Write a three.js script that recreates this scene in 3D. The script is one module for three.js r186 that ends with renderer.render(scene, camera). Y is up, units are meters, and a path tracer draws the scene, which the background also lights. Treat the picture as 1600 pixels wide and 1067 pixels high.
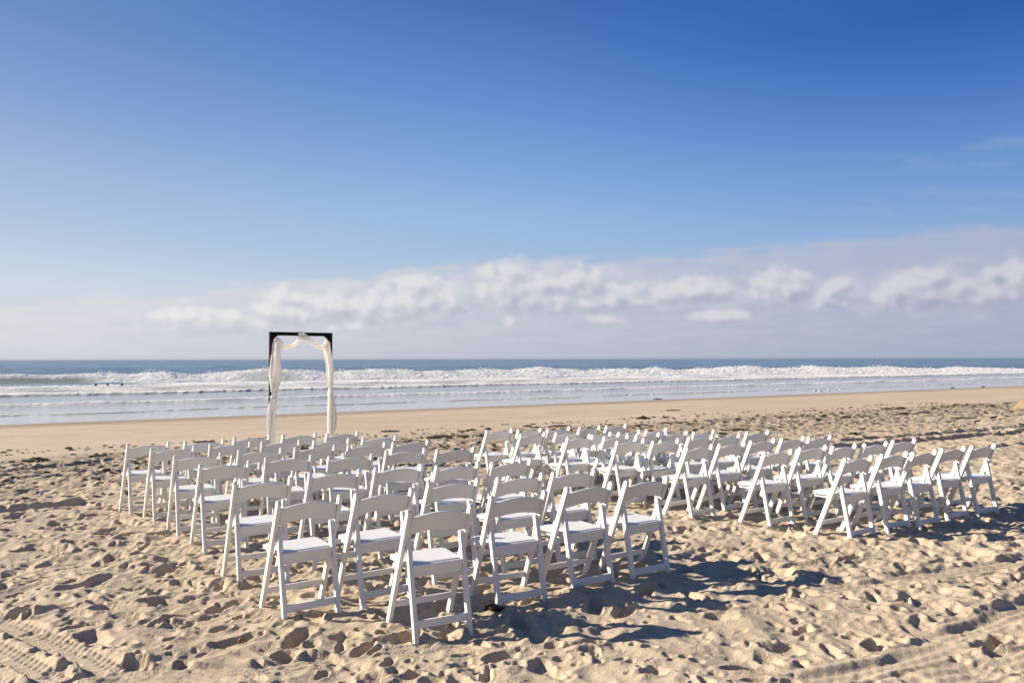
import * as THREE from 'three';
import { mergeGeometries } from 'three/addons/utils/BufferGeometryUtils.js';
import { MarchingCubes } from 'three/addons/objects/MarchingCubes.js';

// ---------------------------------------------------------------- camera, sky, sun, exposure
const EXPOSURE = 1.95;
const scene = new THREE.Scene();
const EYE = 1.735, FOCAL = 1281, CX = 800, CY = 533.5;            // eye height (m); lens in pixels of the 1600 x 1067 photograph
const PITCH = 1.243 * Math.PI / 180, ROLL = -0.125 * Math.PI / 180;
const camera = new THREE.PerspectiveCamera(2 * Math.atan(CY / FOCAL) * 180 / Math.PI, 1600 / 1067, 0.1, 20000);
camera.position.set(0, EYE, 0);
camera.rotation.order = 'YXZ';
camera.rotation.set(PITCH, 0, ROLL);
const renderer = new THREE.WebGLRenderer({ antialias: true });
renderer.setSize(1024, 682);
renderer.toneMapping = THREE.LinearToneMapping;
renderer.toneMappingExposure = EXPOSURE;
renderer.shadowMap.enabled = true;

const SUN_EL = 28 * Math.PI / 180;
const SUN = new THREE.Vector3(-Math.cos(SUN_EL), Math.sin(SUN_EL), -0.07).normalize();
const sun = new THREE.DirectionalLight(new THREE.Color().setRGB(1, 0.885, 0.70), 5);
sun.position.copy(SUN).multiplyScalar(60);
sun.position.z -= 8;
sun.target.position.set(0, 0, -8);
sun.castShadow = true;
sun.shadow.mapSize.set(4096, 4096);
Object.assign(sun.shadow.camera, { left: -25, right: 25, top: 25, bottom: -25, near: 1, far: 140 });
sun.shadow.bias = -0.0004;
scene.add(sun, sun.target);

// ---------------------------------------------------------------- noise
const clamp = (x, a = 0, b = 1) => Math.min(b, Math.max(a, x));
const mix = (a, b, t) => a + (b - a) * t;
const smooth = (a, b, x) => { const t = clamp((x - a) / (b - a)); return t * t * (3 - 2 * t); };
function rng(seed) { let a = seed >>> 0; return () => { a = (a + 0x6d2b79f5) >>> 0; let t = Math.imul(a ^ (a >>> 15), 1 | a); t = (t + Math.imul(t ^ (t >>> 7), 61 | t)) ^ t; return ((t ^ (t >>> 14)) >>> 0) / 4294967296; }; }
function hash(i, j, k) { let h = Math.imul(i, 374761393) ^ Math.imul(j, 668265263) ^ Math.imul(k, 2147483647 - 58); h = Math.imul(h ^ (h >>> 13), 1274126177); h = Math.imul(h ^ (h >>> 16), 2246822519); return ((h ^ (h >>> 15)) >>> 0) / 4294967296; }
const GX = new Float32Array(256), GY = new Float32Array(256), PERM = new Uint8Array(512);
{ const r = rng(7); for (let i = 0; i < 256; i++) { const a = r() * 2 * Math.PI; GX[i] = Math.cos(a); GY[i] = Math.sin(a); PERM[i] = i; } for (let i = 255; i > 0; i--) { const j = (r() * (i + 1)) | 0, t = PERM[i]; PERM[i] = PERM[j]; PERM[j] = t; } for (let i = 0; i < 256; i++) PERM[i + 256] = PERM[i]; }
function noise(x, y) {                                              // gradient noise, about -0.7 .. 0.7
  const xf = Math.floor(x), yf = Math.floor(y), X = xf & 255, Y = yf & 255, u = x - xf, v = y - yf;
  const a = PERM[X + PERM[Y]], b = PERM[X + 1 + PERM[Y]], c = PERM[X + PERM[Y + 1]], d = PERM[X + 1 + PERM[Y + 1]];
  const fu = u * u * u * (u * (u * 6 - 15) + 10), fv = v * v * v * (v * (v * 6 - 15) + 10);
  const n0 = GX[a] * u + GY[a] * v, n1 = GX[b] * (u - 1) + GY[b] * v, n2 = GX[c] * u + GY[c] * (v - 1), n3 = GX[d] * (u - 1) + GY[d] * (v - 1);
  return mix(mix(n0, n1, fu), mix(n2, n3, fu), fv);
}
function fbm(x, y, n = 4) { let s = 0, a = 1; for (let i = 0; i < n; i++) { s += a * noise(x, y); x = x * 2.03 + 17.1; y = y * 2.03 + 5.7; a *= 0.5; } return s; }

// ---------------------------------------------------------------- sky: a computed equirectangular texture, air and clouds only
const lin8 = (c) => { c /= 255; return c <= 0.04045 ? c / 12.92 : Math.pow((c + 0.055) / 1.055, 2.4); };
const HORIZON = (px) => 563 - px * 3.5 / 1600;
function skyAngles(px, py) { const X = (px - CX) / FOCAL, h = Math.sqrt(1 + X * X); return [Math.atan(X) * 180 / Math.PI, Math.atan((HORIZON(px) - py) / FOCAL / h) * 180 / Math.PI]; }
function makeSky() {
  const W = 2048, H = 1024, data = new Float32Array(W * H * 4);
  const T = [                                                       // azimuth from the view axis (right positive): elevation, sRGB of the clear air
    [-180, [[0, 172, 180, 194], [6, 166, 182, 206], [12, 136, 166, 206], [25, 78, 118, 180], [45, 50, 90, 154], [90, 56, 87, 136]]],
    [-90, [[0, 224, 221, 214], [6, 220, 223, 225], [12, 200, 211, 227], [22, 158, 184, 219], [45, 92, 134, 193], [90, 56, 87, 136]]],
    [-32, [[0, 203, 206, 213], [2, 207, 210, 217], [4.6, 207, 217, 231], [8, 181, 200, 225], [11.8, 160, 184, 219], [16, 133, 162, 211], [20.4, 110, 145, 199], [40, 62, 102, 168], [90, 56, 87, 136]]],
    [0, [[0, 180, 188, 203], [2, 184, 191, 206], [5, 182, 196, 216], [7, 165, 191, 222], [9.8, 151, 185, 225], [13.6, 126, 165, 217], [18.6, 95, 138, 202], [23.6, 70, 113, 181], [40, 50, 92, 160], [90, 56, 87, 136]]],
    [32, [[0, 157, 168, 191], [2, 161, 172, 196], [5, 163, 178, 207], [7.5, 149, 175, 215], [9, 131, 166, 213], [12, 110, 151, 207], [16, 78, 123, 192], [20.5, 47, 99, 173], [40, 46, 86, 154], [90, 56, 87, 136]]],
    [90, [[0, 150, 164, 188], [5, 150, 170, 202], [10, 122, 156, 204], [18, 72, 114, 180], [40, 38, 78, 144], [90, 56, 87, 136]]],
    [180, [[0, 172, 180, 194], [6, 166, 182, 206], [12, 136, 166, 206], [25, 78, 118, 180], [45, 50, 90, 154], [90, 56, 87, 136]]],
  ];
  const el1 = (col, e, out) => { e = Math.max(0, e); let k = 1; while (k < col.length - 1 && col[k][0] < e) k++; const a = col[k - 1], b = col[k], t = clamp((e - a[0]) / (b[0] - a[0])); for (let c = 0; c < 3; c++) out[c] = mix(a[c + 1], b[c + 1], t); };
  const p = [0, 0, 0], q = [0, 0, 0], p0 = [0, 0, 0], q1 = [0, 0, 0];
  const air = (az, e, out) => {                                     // a smooth curve through the stops
    let k = 1; while (k < T.length - 1 && T[k][0] < az) k++;
    const n = T.length, a = T[k - 1], b = T[k], before = k > 1 ? T[k - 2] : T[n - 2], after = k < n - 1 ? T[k + 1] : T[1], w = b[0] - a[0], t = (az - a[0]) / w;
    const dl = (((a[0] - before[0]) % 360) + 360) % 360 || 90, dr = (((after[0] - b[0]) % 360) + 360) % 360 || 90;
    el1(a[1], e, p); el1(b[1], e, q); el1(before[1], e, p0); el1(after[1], e, q1);
    for (let c = 0; c < 3; c++) { const m0 = (q[c] - p0[c]) / (w + dl) * w, m1 = (q1[c] - p[c]) / (w + dr) * w; out[c] = (2 * t ** 3 - 3 * t * t + 1) * p[c] + (t ** 3 - 2 * t * t + t) * m0 + (3 * t * t - 2 * t ** 3) * q[c] + (t ** 3 - t * t) * m1; }
  };
  // the sheet of thin cloud over the sea: its upper edge by azimuth
  const EDGE = [[-180, 5.5], [-100, 3], [-60, 3.4], ...[[0, 471], [150, 462], [350, 447], [500, 432], [650, 418], [800, 407], [950, 402], [1100, 396], [1250, 383], [1400, 364], [1500, 355], [1600, 352]].map(([x, y]) => skyAngles(x, y)), [60, 8.6], [110, 8], [180, 5.5]];
  const edge = (az) => { let k = 1; while (k < EDGE.length - 1 && EDGE[k][0] < az) k++; return mix(EDGE[k - 1][1], EDGE[k][1], clamp((az - EDGE[k - 1][0]) / (EDGE[k][0] - EDGE[k - 1][0]))); };
  // cumulus puffs: azimuth, elevation, half width, half height (degrees), weight
  const PUFFS = [];
  const BANKS = [[500, 486, 130, 34], [640, 470, 170, 44], [860, 452, 190, 48], [1000, 466, 200, 40], [1200, 462, 190, 36], [1420, 456, 170, 38], [1580, 446, 160, 48], [330, 504, 140, 26]].map(([x, y, w, h]) => [...skyAngles(x, y), w / FOCAL * 57.3, h / FOCAL * 57.3]);
  for (const [x, y, w, h, m] of [[452, 484, 44, 30, 1], [505, 482, 36, 24, .9], [590, 482, 52, 24, .95], [650, 468, 52, 34, 1], [700, 474, 40, 26, .85], [795, 452, 44, 42, .95], [838, 466, 64, 36, .9], [910, 448, 40, 34, .8], [965, 466, 90, 24, .85], [1085, 458, 62, 22, .95], [1128, 496, 42, 12, .9], [1222, 452, 40, 32, .9], [1250, 470, 60, 20, .75], [1312, 449, 20, 14, .95], [1395, 462, 26, 26, .9], [1445, 458, 44, 32, 1], [1555, 424, 17, 7, .9], [1535, 460, 50, 26, .75], [1592, 446, 26, 36, .8], [300, 500, 54, 26, .62], [362, 504, 56, 22, .6], [952, 499, 30, 14, .7], [795, 504, 12, 14, .6], [560, 510, 60, 12, .6]]) { const [a, e] = skyAngles(x, y); PUFFS.push([a, e, w / FOCAL * 74, h / FOCAL * 72, m]); }
  const r = rng(31);
  for (let k = 0; k < 46; k++) { const a = (r() < 0.5 ? -1 : 1) * (34 + r() * 140); PUFFS.push([a, 2.6 + r() * 2.6, 1 + r() * 2.6, 0.6 + r() * 1.1, 0.6 + r() * 0.4]); }
  const body = (az, e) => {                                         // how solid the cumulus is in a direction
    let d = -1;
    for (const [a, c, w, h, m] of PUFFS) { const dx = (az - a) / w; if (dx > 1.6 || dx < -1.6) continue; let dy = (e - c) / h; if (dy > 1.7 || dy < -1.4) continue; if (dy < -0.2) dy = dy * 1.7 + 0.14; const v = m * 1.05 - dx * dx - dy * dy; if (v > d) d = v; }
    if (d < -0.9) return -1;
    return d + fbm(az * 0.8 + 3, e * 1.2 + 9, 5) * 0.75 + (0.3 - Math.abs(noise(az * 1.9, e * 2.3))) * 0.35;
  };
  const bank = (az, e) => { let d = -1; for (const [a, c, w, h] of BANKS) { const dx = (az - a) / w, dy = (e - c) / h; d = Math.max(d, 1 - dx * dx - dy * dy); } return d < -0.8 ? -1 : d + fbm(az * 0.45 + 70, e * 0.9 + 3, 5) * 0.9; };
  const c = [0, 0, 0];
  for (let j = 0; j < H; j++) {
    const e = ((j + 0.5) / H - 0.5) * 180;
    for (let i = 0; i < W; i++) {
      const phi = ((i + 0.5) / W - 0.5) * 360; let az = phi + 90; if (az > 180) az -= 360;
      air(az, e, c);
      if (e > -1 && e < 22) {
        const wob = fbm(az * 0.22, e * 1.3 + 40, 4), top = edge(az) + wob * 0.75 + fbm(az * 0.9, e * 2.2, 3) * 0.22;
        const veil = smooth(top + 0.2, top - 0.35, e) * smooth(-2.0, 2.4, e) * clamp(0.82 + fbm(az * 0.3 + 11, e * 2.6, 4) * 0.5), l = clamp((az + 32) / 64);
        const vr = mix(225, 176, l), vg = mix(223, 181, l), vb = mix(225, 203, l);
        c[0] = mix(c[0], vr, veil * 0.9); c[1] = mix(c[1], vg, veil * 0.9); c[2] = mix(c[2], vb, veil * 0.9);
        // thin high wisps to the right
        const wisp = smooth(0.18, 0.6, fbm(az * 0.16 + 50, e * 0.95 + az * 0.11, 5) + 0.12) * smooth(14, 30, az) * smooth(15.5, 12.5, e) * smooth(7, 9, e) * 0.17;
        c[0] = mix(c[0], 198, wisp); c[1] = mix(c[1], 194, wisp); c[2] = mix(c[2], 218, wisp);
        if (e < 11) {
          const bk = bank(az, e);
          if (bk > 0) { const a = smooth(0, 0.7, bk) * 0.7, li = clamp(0.5 + (bk - bank(az - 0.9, e + 0.7)) * 0.7); c[0] = mix(c[0], mix(mix(200, 168, l), mix(228, 192, l), li), a); c[1] = mix(c[1], mix(mix(202, 175, l), mix(227, 196, l), li), a); c[2] = mix(c[2], mix(mix(212, 199, l), mix(230, 211, l), li), a); }
          const d = body(az, e);
          if (d > -0.05) {
            const lit = clamp(0.5 + (d - body(az - 0.5, e + 0.55)) * 0.95), a = smooth(-0.05, 0.62, d) * 0.78;
            const hr = mix(242, 213, l), hg = mix(240, 211, l), hb = mix(237, 217, l), gr = mix(200, 160, l), gg = mix(202, 164, l), gb = mix(211, 190, l);
            c[0] = mix(c[0], mix(gr, hr, lit), a); c[1] = mix(c[1], mix(gg, hg, lit), a); c[2] = mix(c[2], mix(gb, hb, lit), a);
          }
        }
      }
      const o = (j * W + i) * 4, dn = e < 0 ? mix(1, 0.55, smooth(0, -20, e)) : 1;
      for (let k = 0; k < 3; k++) data[o + k] = lin8(c[k]) * dn / EXPOSURE;
      data[o + 3] = 1;
    }
  }
  const t = new THREE.DataTexture(data, W, H, THREE.RGBAFormat, THREE.FloatType);
  t.mapping = THREE.EquirectangularReflectionMapping; t.magFilter = t.minFilter = THREE.LinearFilter; t.needsUpdate = true;
  return t;
}
const skyTexture = makeSky();
scene.background = skyTexture;
scene.environment = skyTexture;

// ---------------------------------------------------------------- helpers
const used = {};
const numbered = (n) => { const k = used[n] = (used[n] ?? -1) + 1; return k ? n + '_' + String(k).padStart(3, '0') : n; };
function shade(o) { o.traverse((m) => { if (m.isMesh) { m.castShadow = true; m.receiveShadow = true; } }); return o; }
function tag(o, label, category, group) { o.userData.label = label; o.userData.category = category; if (group) o.userData.group = group; return o; }
function base(name, x, y, z, turn = 0) { const g = new THREE.Group(); g.name = numbered(name); g.position.set(x, y, z); g.rotation.y = turn; scene.add(g); return g; }
function part(name, geometry, material, parent) { const m = new THREE.Mesh(geometry, material); m.name = name; m.castShadow = m.receiveShadow = true; parent.add(m); return m; }
function structure(name, geometry, material) { const m = new THREE.Mesh(geometry, material); m.name = numbered(name); m.userData.kind = 'structure'; m.castShadow = m.receiveShadow = true; scene.add(m); return m; }
const rgb = (r, g, b) => new THREE.Color().setRGB(r, g, b);
// where a pixel of the photograph meets a level y, as [x, z]
function ground(px, py, y = 0) { const d = (EYE - y) * FOCAL / (py - HORIZON(px)); return [(px - CX) / FOCAL * d, -d]; }
function noiseTexture(size, fn, repeat) {
  const d = new Uint8Array(size * size * 4);
  for (let j = 0; j < size; j++) for (let i = 0; i < size; i++) { const v = fn(i / size, j / size), o = (j * size + i) * 4; d[o] = clamp(v[0]) * 255; d[o + 1] = clamp(v[1]) * 255; d[o + 2] = clamp(v[2]) * 255; d[o + 3] = 255; }
  const t = new THREE.DataTexture(d, size, size); t.wrapS = t.wrapT = THREE.RepeatWrapping; t.magFilter = THREE.LinearFilter; t.minFilter = THREE.LinearMipmapLinearFilter; t.generateMipmaps = true; if (repeat) t.repeat.set(repeat, repeat); t.needsUpdate = true; return t;
}
const wrapNoise = (u, v, f, k) => { const a = noise(u * f + k, v * f + k), b = noise((u - 1) * f + k, v * f + k), c = noise(u * f + k, (v - 1) * f + k), d = noise((u - 1) * f + k, (v - 1) * f + k); return mix(mix(a, b, u), mix(c, d, u), v) * 1.25; };

// ---------------------------------------------------------------- the shape of the beach
// s runs towards the sea, t along the shore
const NX = -0.537, NZ = -0.843;
const S = (x, z) => NX * x + NZ * z, TT = (x, z) => -NZ * x + NX * z;
const XZ = (s, t) => [s * NX - t * NZ, s * NZ + t * NX];
const SEA = -0.4, BERM = 17.2, EDGE_S = 32;
function beachBase(s) { if (s < BERM - 2) return 0; const u = s - BERM, k = -SEA / (EDGE_S - BERM); const f = u < 2 ? (u + 2) * (u + 2) / 8 : u; return Math.max(-1.6, -k * f * (EDGE_S - BERM) / (EDGE_S - BERM)); }
const seg = (pts) => pts.map(([x, y]) => ground(x, y));
// ruts: [line, wall height, width on the near side]; treads: [line, half width, depth, pattern]
const RUTS = [
  [seg([[-60, 803], [0, 797], [60, 791], [135, 783], [160, 781]]), 0.085, 0.26],
  [seg([[1290, 700], [1380, 693], [1420, 690], [1500, 683], [1600, 673], [1700, 664]]), 0.085, 0.4],
  [seg([[1440, 700], [1540, 699], [1600, 694], [1700, 688]]), 0.05, 0.35],
  [seg([[1430, 988], [1475, 975], [1530, 957], [1600, 930], [1700, 900]]), 0.035, 0.2],
  [seg([[1250, 913], [1330, 905], [1390, 895], [1600, 868], [1700, 855]]), 0.022, 0.2],
  [seg([[1212, 1050], [1280, 1042], [1338, 1030], [1440, 1006]]), 0.025, 0.18],
  [seg([[560, 684], [640, 680], [760, 674], [900, 668]]), 0.05, 0.5],
  [seg([[0, 735], [100, 727], [190, 716]]), 0.05, 0.5],
  [seg([[1300, 690], [1400, 683], [1520, 672], [1640, 662]]), 0.06, 0.4],
];
const TREADS = [
  [seg([[-40, 948], [0, 965], [69, 992], [145, 1027], [200, 1062]]), 0.10, 0.03, 0],
  [seg([[-60, 985], [0, 1010], [60, 1042], [110, 1075]]), 0.09, 0.025, 0],
  [seg([[120, 1064], [193, 1052], [300, 1049], [406, 1046], [480, 1034], [600, 1013], [660, 1003]]), 0.095, 0.025, 1],
  [seg([[1257, 924], [1390, 904], [1600, 878], [1700, 866]]), 0.12, 0.03, 1],
  [seg([[1443, 996], [1530, 974], [1600, 950], [1700, 922]]), 0.13, 0.035, 1],
  [seg([[1215, 1062], [1338, 1041], [1425, 1022], [1500, 1004]]), 0.14, 0.03, 1],
  [seg([[1370, 1072], [1450, 1056], [1600, 1027], [1700, 1006]]), 0.13, 0.035, 1],
];
function lineAt(pts, x, z, reach) {                                 // [signed distance (positive on the camera's side), along] or null
  let best = null, run = 0;
  for (let k = 1; k < pts.length; k++) {
    const [ax, az] = pts[k - 1], [bx, bz] = pts[k], dx = bx - ax, dz = bz - az, L = Math.hypot(dx, dz), u = ((x - ax) * dx + (z - az) * dz) / (L * L);
    if (u > -0.02 && u < 1.02) { const d = ((x - ax) * -dz + (z - az) * dx) / L; if (Math.abs(d) < reach && (!best || Math.abs(d) < Math.abs(best[0]))) best = [d, run + u * L]; }
    run += L;
  }
  if (best) best.push(run);
  return best;
}
const boxOf = (pts, m) => [Math.min(...pts.map((p) => p[0])) - m, Math.max(...pts.map((p) => p[0])) + m, Math.min(...pts.map((p) => p[1])) - m, Math.max(...pts.map((p) => p[1])) + m];
for (const r of RUTS) r.box = boxOf(r[0], 1); for (const r of TREADS) r.box = boxOf(r[0], 0.3);
function pits(x, z, cell, seed, prob, aMin, aMax, bMin, bMax, dMin, dMax, wob) {
  const ci = Math.floor(x / cell), cj = Math.floor(z / cell); let low = 0, rim = 0;
  for (let j = cj - 1; j <= cj + 1; j++) for (let i = ci - 1; i <= ci + 1; i++) {
    if (hash(i, j, seed) > prob) continue;
    const px = (i + hash(i, j, seed + 1)) * cell - x, pz = (j + hash(i, j, seed + 2)) * cell - z;
    if (px * px + pz * pz > aMax * aMax * 3.2) continue;
    const th = hash(i, j, seed + 3) * 6.283, a = mix(aMin, aMax, hash(i, j, seed + 4)), b = mix(bMin, bMax, hash(i, j, seed + 5)), dep = mix(dMin, dMax, hash(i, j, seed + 6));
    const c = Math.cos(th), s = Math.sin(th), u = (px * c + pz * s) / a, v = (-px * s + pz * c) / b, d = Math.sqrt(u * u + v * v) * (1 + wob);
    if (d < 1.0) low = Math.min(low, -dep * (1 - smooth(0.5, 1.0, d)) * (1 + 0.4 * u));
    if (d < 1.8) rim = Math.max(rim, dep * 0.2 * smooth(0.75, 1.02, d) * smooth(1.8, 1.05, d) * (1 + 0.8 * u));
  }
  return low < -0.001 ? low + rim * 0.3 : rim;
}
// rows from the sea back to the photographer, seats from left to right: [x, z, turn in degrees] of the top of the back
const LEFT = [
  [[-4.138, -9.333, 37.8], [-3.616, -9.654, 37.3], [-3.211, -10.153, 37.4], [-2.728, -10.534, 38.2], [-2.2, -10.656, 40.1]],
  [[-3.69, -8.928, 35.6], [-3.202, -9.322, 31.5], [-2.719, -9.645, 32.1], [-2.152, -9.792, 35.6], [-1.621, -10.028, 36]],
  [[-3.131, -8.184, 32.9], [-2.648, -8.632, 30.8], [-2.162, -9.023, 30.2], [-1.631, -9.236, 32.9], [-1.173, -9.527, 31.9]],
  [[-2.638, -7.553, 34.6], [-2.179, -8.031, 28.7], [-1.6, -8.162, 29.1], [-1.121, -8.686, 31.3], [-0.61, -8.807, 31.4]],
  [[-1.972, -6.499, 32.8], [-1.502, -6.956, 33], [-1.006, -7.287, 30.8], [-0.487, -7.41, 35.6], [-0.003, -7.626, 36]],
  [[-1.378, -5.597, 35.5], [-0.916, -5.899, 35.1], [-0.459, -6.456, 33], [0.071, -6.746, 33.9], [0.531, -7.025, 33]],
  [[-0.461, -5.255, 30], [0.05, -5.838, 29.6], [0.587, -6.23, 34.6], [1.075, -6.55, 34]],
];
const RIGHT = [
  [[-0.167, -11.058, 40.9], [0.244, -11.184, 44.7], [0.646, -11.306, 44.7], [1.096, -11.603, 45.9], [1.497, -11.795, 44.2]],
  [[0.268, -10.495, 44.6], [0.731, -10.735, 43.5], [1.14, -10.555, 45.9], [1.542, -10.777, 44.6], [1.968, -11.177, 43.4]],
  [[0.848, -10.159, 41.2], [1.301, -10.22, 41.8], [1.728, -10.43, 41.2], [2.15, -10.71, 41.7], [2.546, -10.872, 41]],
  [[1.402, -9.651, 37.5], [1.806, -9.618, 38.3], [2.304, -10.042, 38.4], [2.719, -10.319, 37.6], [3.217, -10.761, 36.3]],
  [[2.038, -8.93, 40], [2.497, -9.308, 36.8], [2.938, -9.619, 36.8], [3.391, -9.914, 36.4], [3.789, -10.098, 35]],
  [[2.763, -8.529, 35], [3.255, -8.875, 33.4], [3.657, -9.033, 36.5], [4.102, -9.264, 35.1], [4.593, -9.626, 32.8]],
  [[3.337, -7.924, 34.5], [3.852, -8.288, 33.8], [4.226, -8.416, 35.6], [4.723, -8.795, 32.9], [5.194, -9.048, 30.8]],
];
const FEET = new Map();                                              // where chair legs stand in the sand, in cells of 0.25 m
for (const row of [...LEFT, ...RIGHT]) for (const [x, z, a] of row) for (const [r, f] of [[-0.218, 0.331], [0.218, 0.331], [-0.1875, -0.044], [0.1875, -0.044]]) {
  const t = a * Math.PI / 180, px = x + r * Math.cos(t) - f * Math.sin(t), pz = z - r * Math.sin(t) - f * Math.cos(t), key = Math.floor(px / 0.25) + ',' + Math.floor(pz / 0.25);
  if (!FEET.has(key)) FEET.set(key, []); FEET.get(key).push([px, pz, hash(Math.round(px * 1000), Math.round(pz * 1000), 3)]);
}
function footMarks(x, z) {                                           // sand pushed up round a leg
  let h = 0; const ci = Math.floor(x / 0.25), cj = Math.floor(z / 0.25);
  for (let j = cj - 1; j <= cj + 1; j++) for (let i = ci - 1; i <= ci + 1; i++) { const l = FEET.get(i + ',' + j); if (l) for (const [px, pz, k] of l) { const dx = x - px, dz = z - pz, d = Math.hypot(dx, dz) * (1 + 0.35 * noise(dx * 18 + k * 50, dz * 18)); h += (0.010 + 0.014 * k) * smooth(0.13, 0.05, d) * (0.5 + 0.5 * smooth(0.0, 0.045, d)); } }
  return h;
}
function sandHeight(x, z) {
  const s = S(x, z); let h = beachBase(s);
  const fade = 1 - smooth(15.6, 17.6, s + noise(x * 0.3, z * 0.3) * 2.2);
  h += noise(x * 0.11 + 9, z * 0.11) * 0.03 * smooth(34, 20, s);
  if (fade > 0.002) {
    const crumb = Math.max(smooth(-0.15, 0.3, noise(x * 0.16 + 3, z * 0.16 + 8) + (x * 0.05) - 0.05), smooth(9.5, 13, s));   // lumpier dry sand, mostly to the right
    const wx = noise(x * 2.1 + 4, z * 2.1) * 0.12, wz = noise(x * 2.1 + 40, z * 2.1 + 7) * 0.12;
    let r = noise(x * 0.55, z * 0.55) * 0.045 + noise(x * 1.35 + 31, z * 1.35) * 0.03;
    const ridge = Math.abs(noise((x + wx) * 2.6 + 5, (z + wz) * 2.6)), ridge2 = Math.abs(noise((x + wx) * 5.7 + 15, (z + wz) * 5.7 + 2)), ridge3 = Math.abs(noise((x + wx * 0.4) * 12.5 + 35, (z + wz * 0.4) * 12.5 + 12));
    r += (0.2 - ridge) * 0.058 + (0.2 - ridge2) * mix(0.026, 0.036, crumb) + (0.2 - ridge3) * mix(0.008, 0.020, crumb);
    const wob = noise(x * 7, z * 7 + 50) * 0.5 + noise(x * 15, z * 15) * 0.3, busy = smooth(-0.35, 0.15, noise(x * 0.45 + 20, z * 0.45));
    r += pits(x + wx * 0.8, z + wz * 0.8, 0.33, 11, mix(0.62, 0.88, busy) - 0.12 * crumb, 0.07, 0.19, 0.045, 0.09, 0.028, 0.062, wob);
    r += pits(x + wz * 0.7, z + wx * 0.7, 0.20, 57, mix(0.4, 0.7, busy) - 0.2 * crumb, 0.045, 0.105, 0.026, 0.05, 0.016, 0.042, wob);
    r += pits(x + wx * 0.4, z, 0.11, 91, mix(0.5, 0.32, crumb), 0.022, 0.055, 0.014, 0.03, 0.006, 0.018, wob * 0.7);
    r += (noise(x * 4.4 + wz * 2 + 8, z * 4.4 + 70) * 0.040 + (0.18 - Math.abs(noise(x * 9.3 + 50, z * 9.3 + wx * 3))) * 0.026) * crumb;
    r += noise(x * 25 + 3, z * 25) * mix(0.002, 0.009, crumb) + noise(x * 47, z * 47) * mix(0.0012, 0.0045, crumb);
    let keep = 1, rut = 0;
    for (const R of TREADS) {
      const b = R.box; if (x < b[0] || x > b[1] || z < b[2] || z > b[3]) continue;
      const q = lineAt(R[0], x, z, R[1] * 1.5); if (!q) continue;
      const ends = smooth(0, 0.25, q[1]) * smooth(0, 0.25, q[2] - q[1]) * smooth(-0.5, -0.1, noise(x * 1.7 + 70, z * 1.7)), m = ends * smooth(R[1] * 1.15, R[1] * 0.95, Math.abs(q[0]));
      keep = Math.min(keep, 1 - 0.8 * m);
      const ph = R[3] === 1 ? Math.sin(q[0] / R[1] * 9) * (0.7 + 0.3 * Math.sin(q[1] * 70)) * 1.5 : Math.sin((q[1] + Math.abs(q[0]) * 1.1) * 105) * (0.5 + 0.5 * Math.cos(q[0] / R[1] * 9));
      rut += m * (-R[2] * 0.1 + 0.0052 * ph) + ends * 0.12 * R[2] * smooth(0.3, 0, Math.abs(Math.abs(q[0]) / R[1] - 1.22));
    }
    for (const R of RUTS) {
      const b = R.box; if (x < b[0] || x > b[1] || z < b[2] || z > b[3]) continue;
      const q = lineAt(R[0], x + noise(x * 1.6, z * 1.6 + 90) * 0.07 + noise(x * 7, z * 7) * 0.03, z + noise(x * 2.3 + 12, z * 2.3) * 0.07 + noise(x * 6 + 9, z * 6) * 0.03, R[2] + 0.5); if (!q) continue;
      const ends = smooth(0, 0.3, q[1]) * smooth(0, 0.3, q[2] - q[1]);
      rut += ends * R[1] * (smooth(-0.5, -0.04, q[0]) * smooth(0.05, -0.01, q[0]) * 0.6 - smooth(-0.01, 0.06, q[0]) * smooth(R[2], 0.08, q[0]) * 0.55);
    }
    h += fade * (r * keep + rut + 0.004 + footMarks(x, z));
  }
  h += (noise(x * 3.3, z * 9) * 0.003 + noise(x * 1.1, z * 1.1) * 0.006) * smooth(31, 26, s);
  return h;
}
const heightNear = (x, z) => { let m = 0; for (const [a, b] of [[0, 0], [0.04, 0], [-0.04, 0], [0, 0.04], [0, -0.04]]) m += sandHeight(x + a, z + b); return m / 5; };

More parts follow.
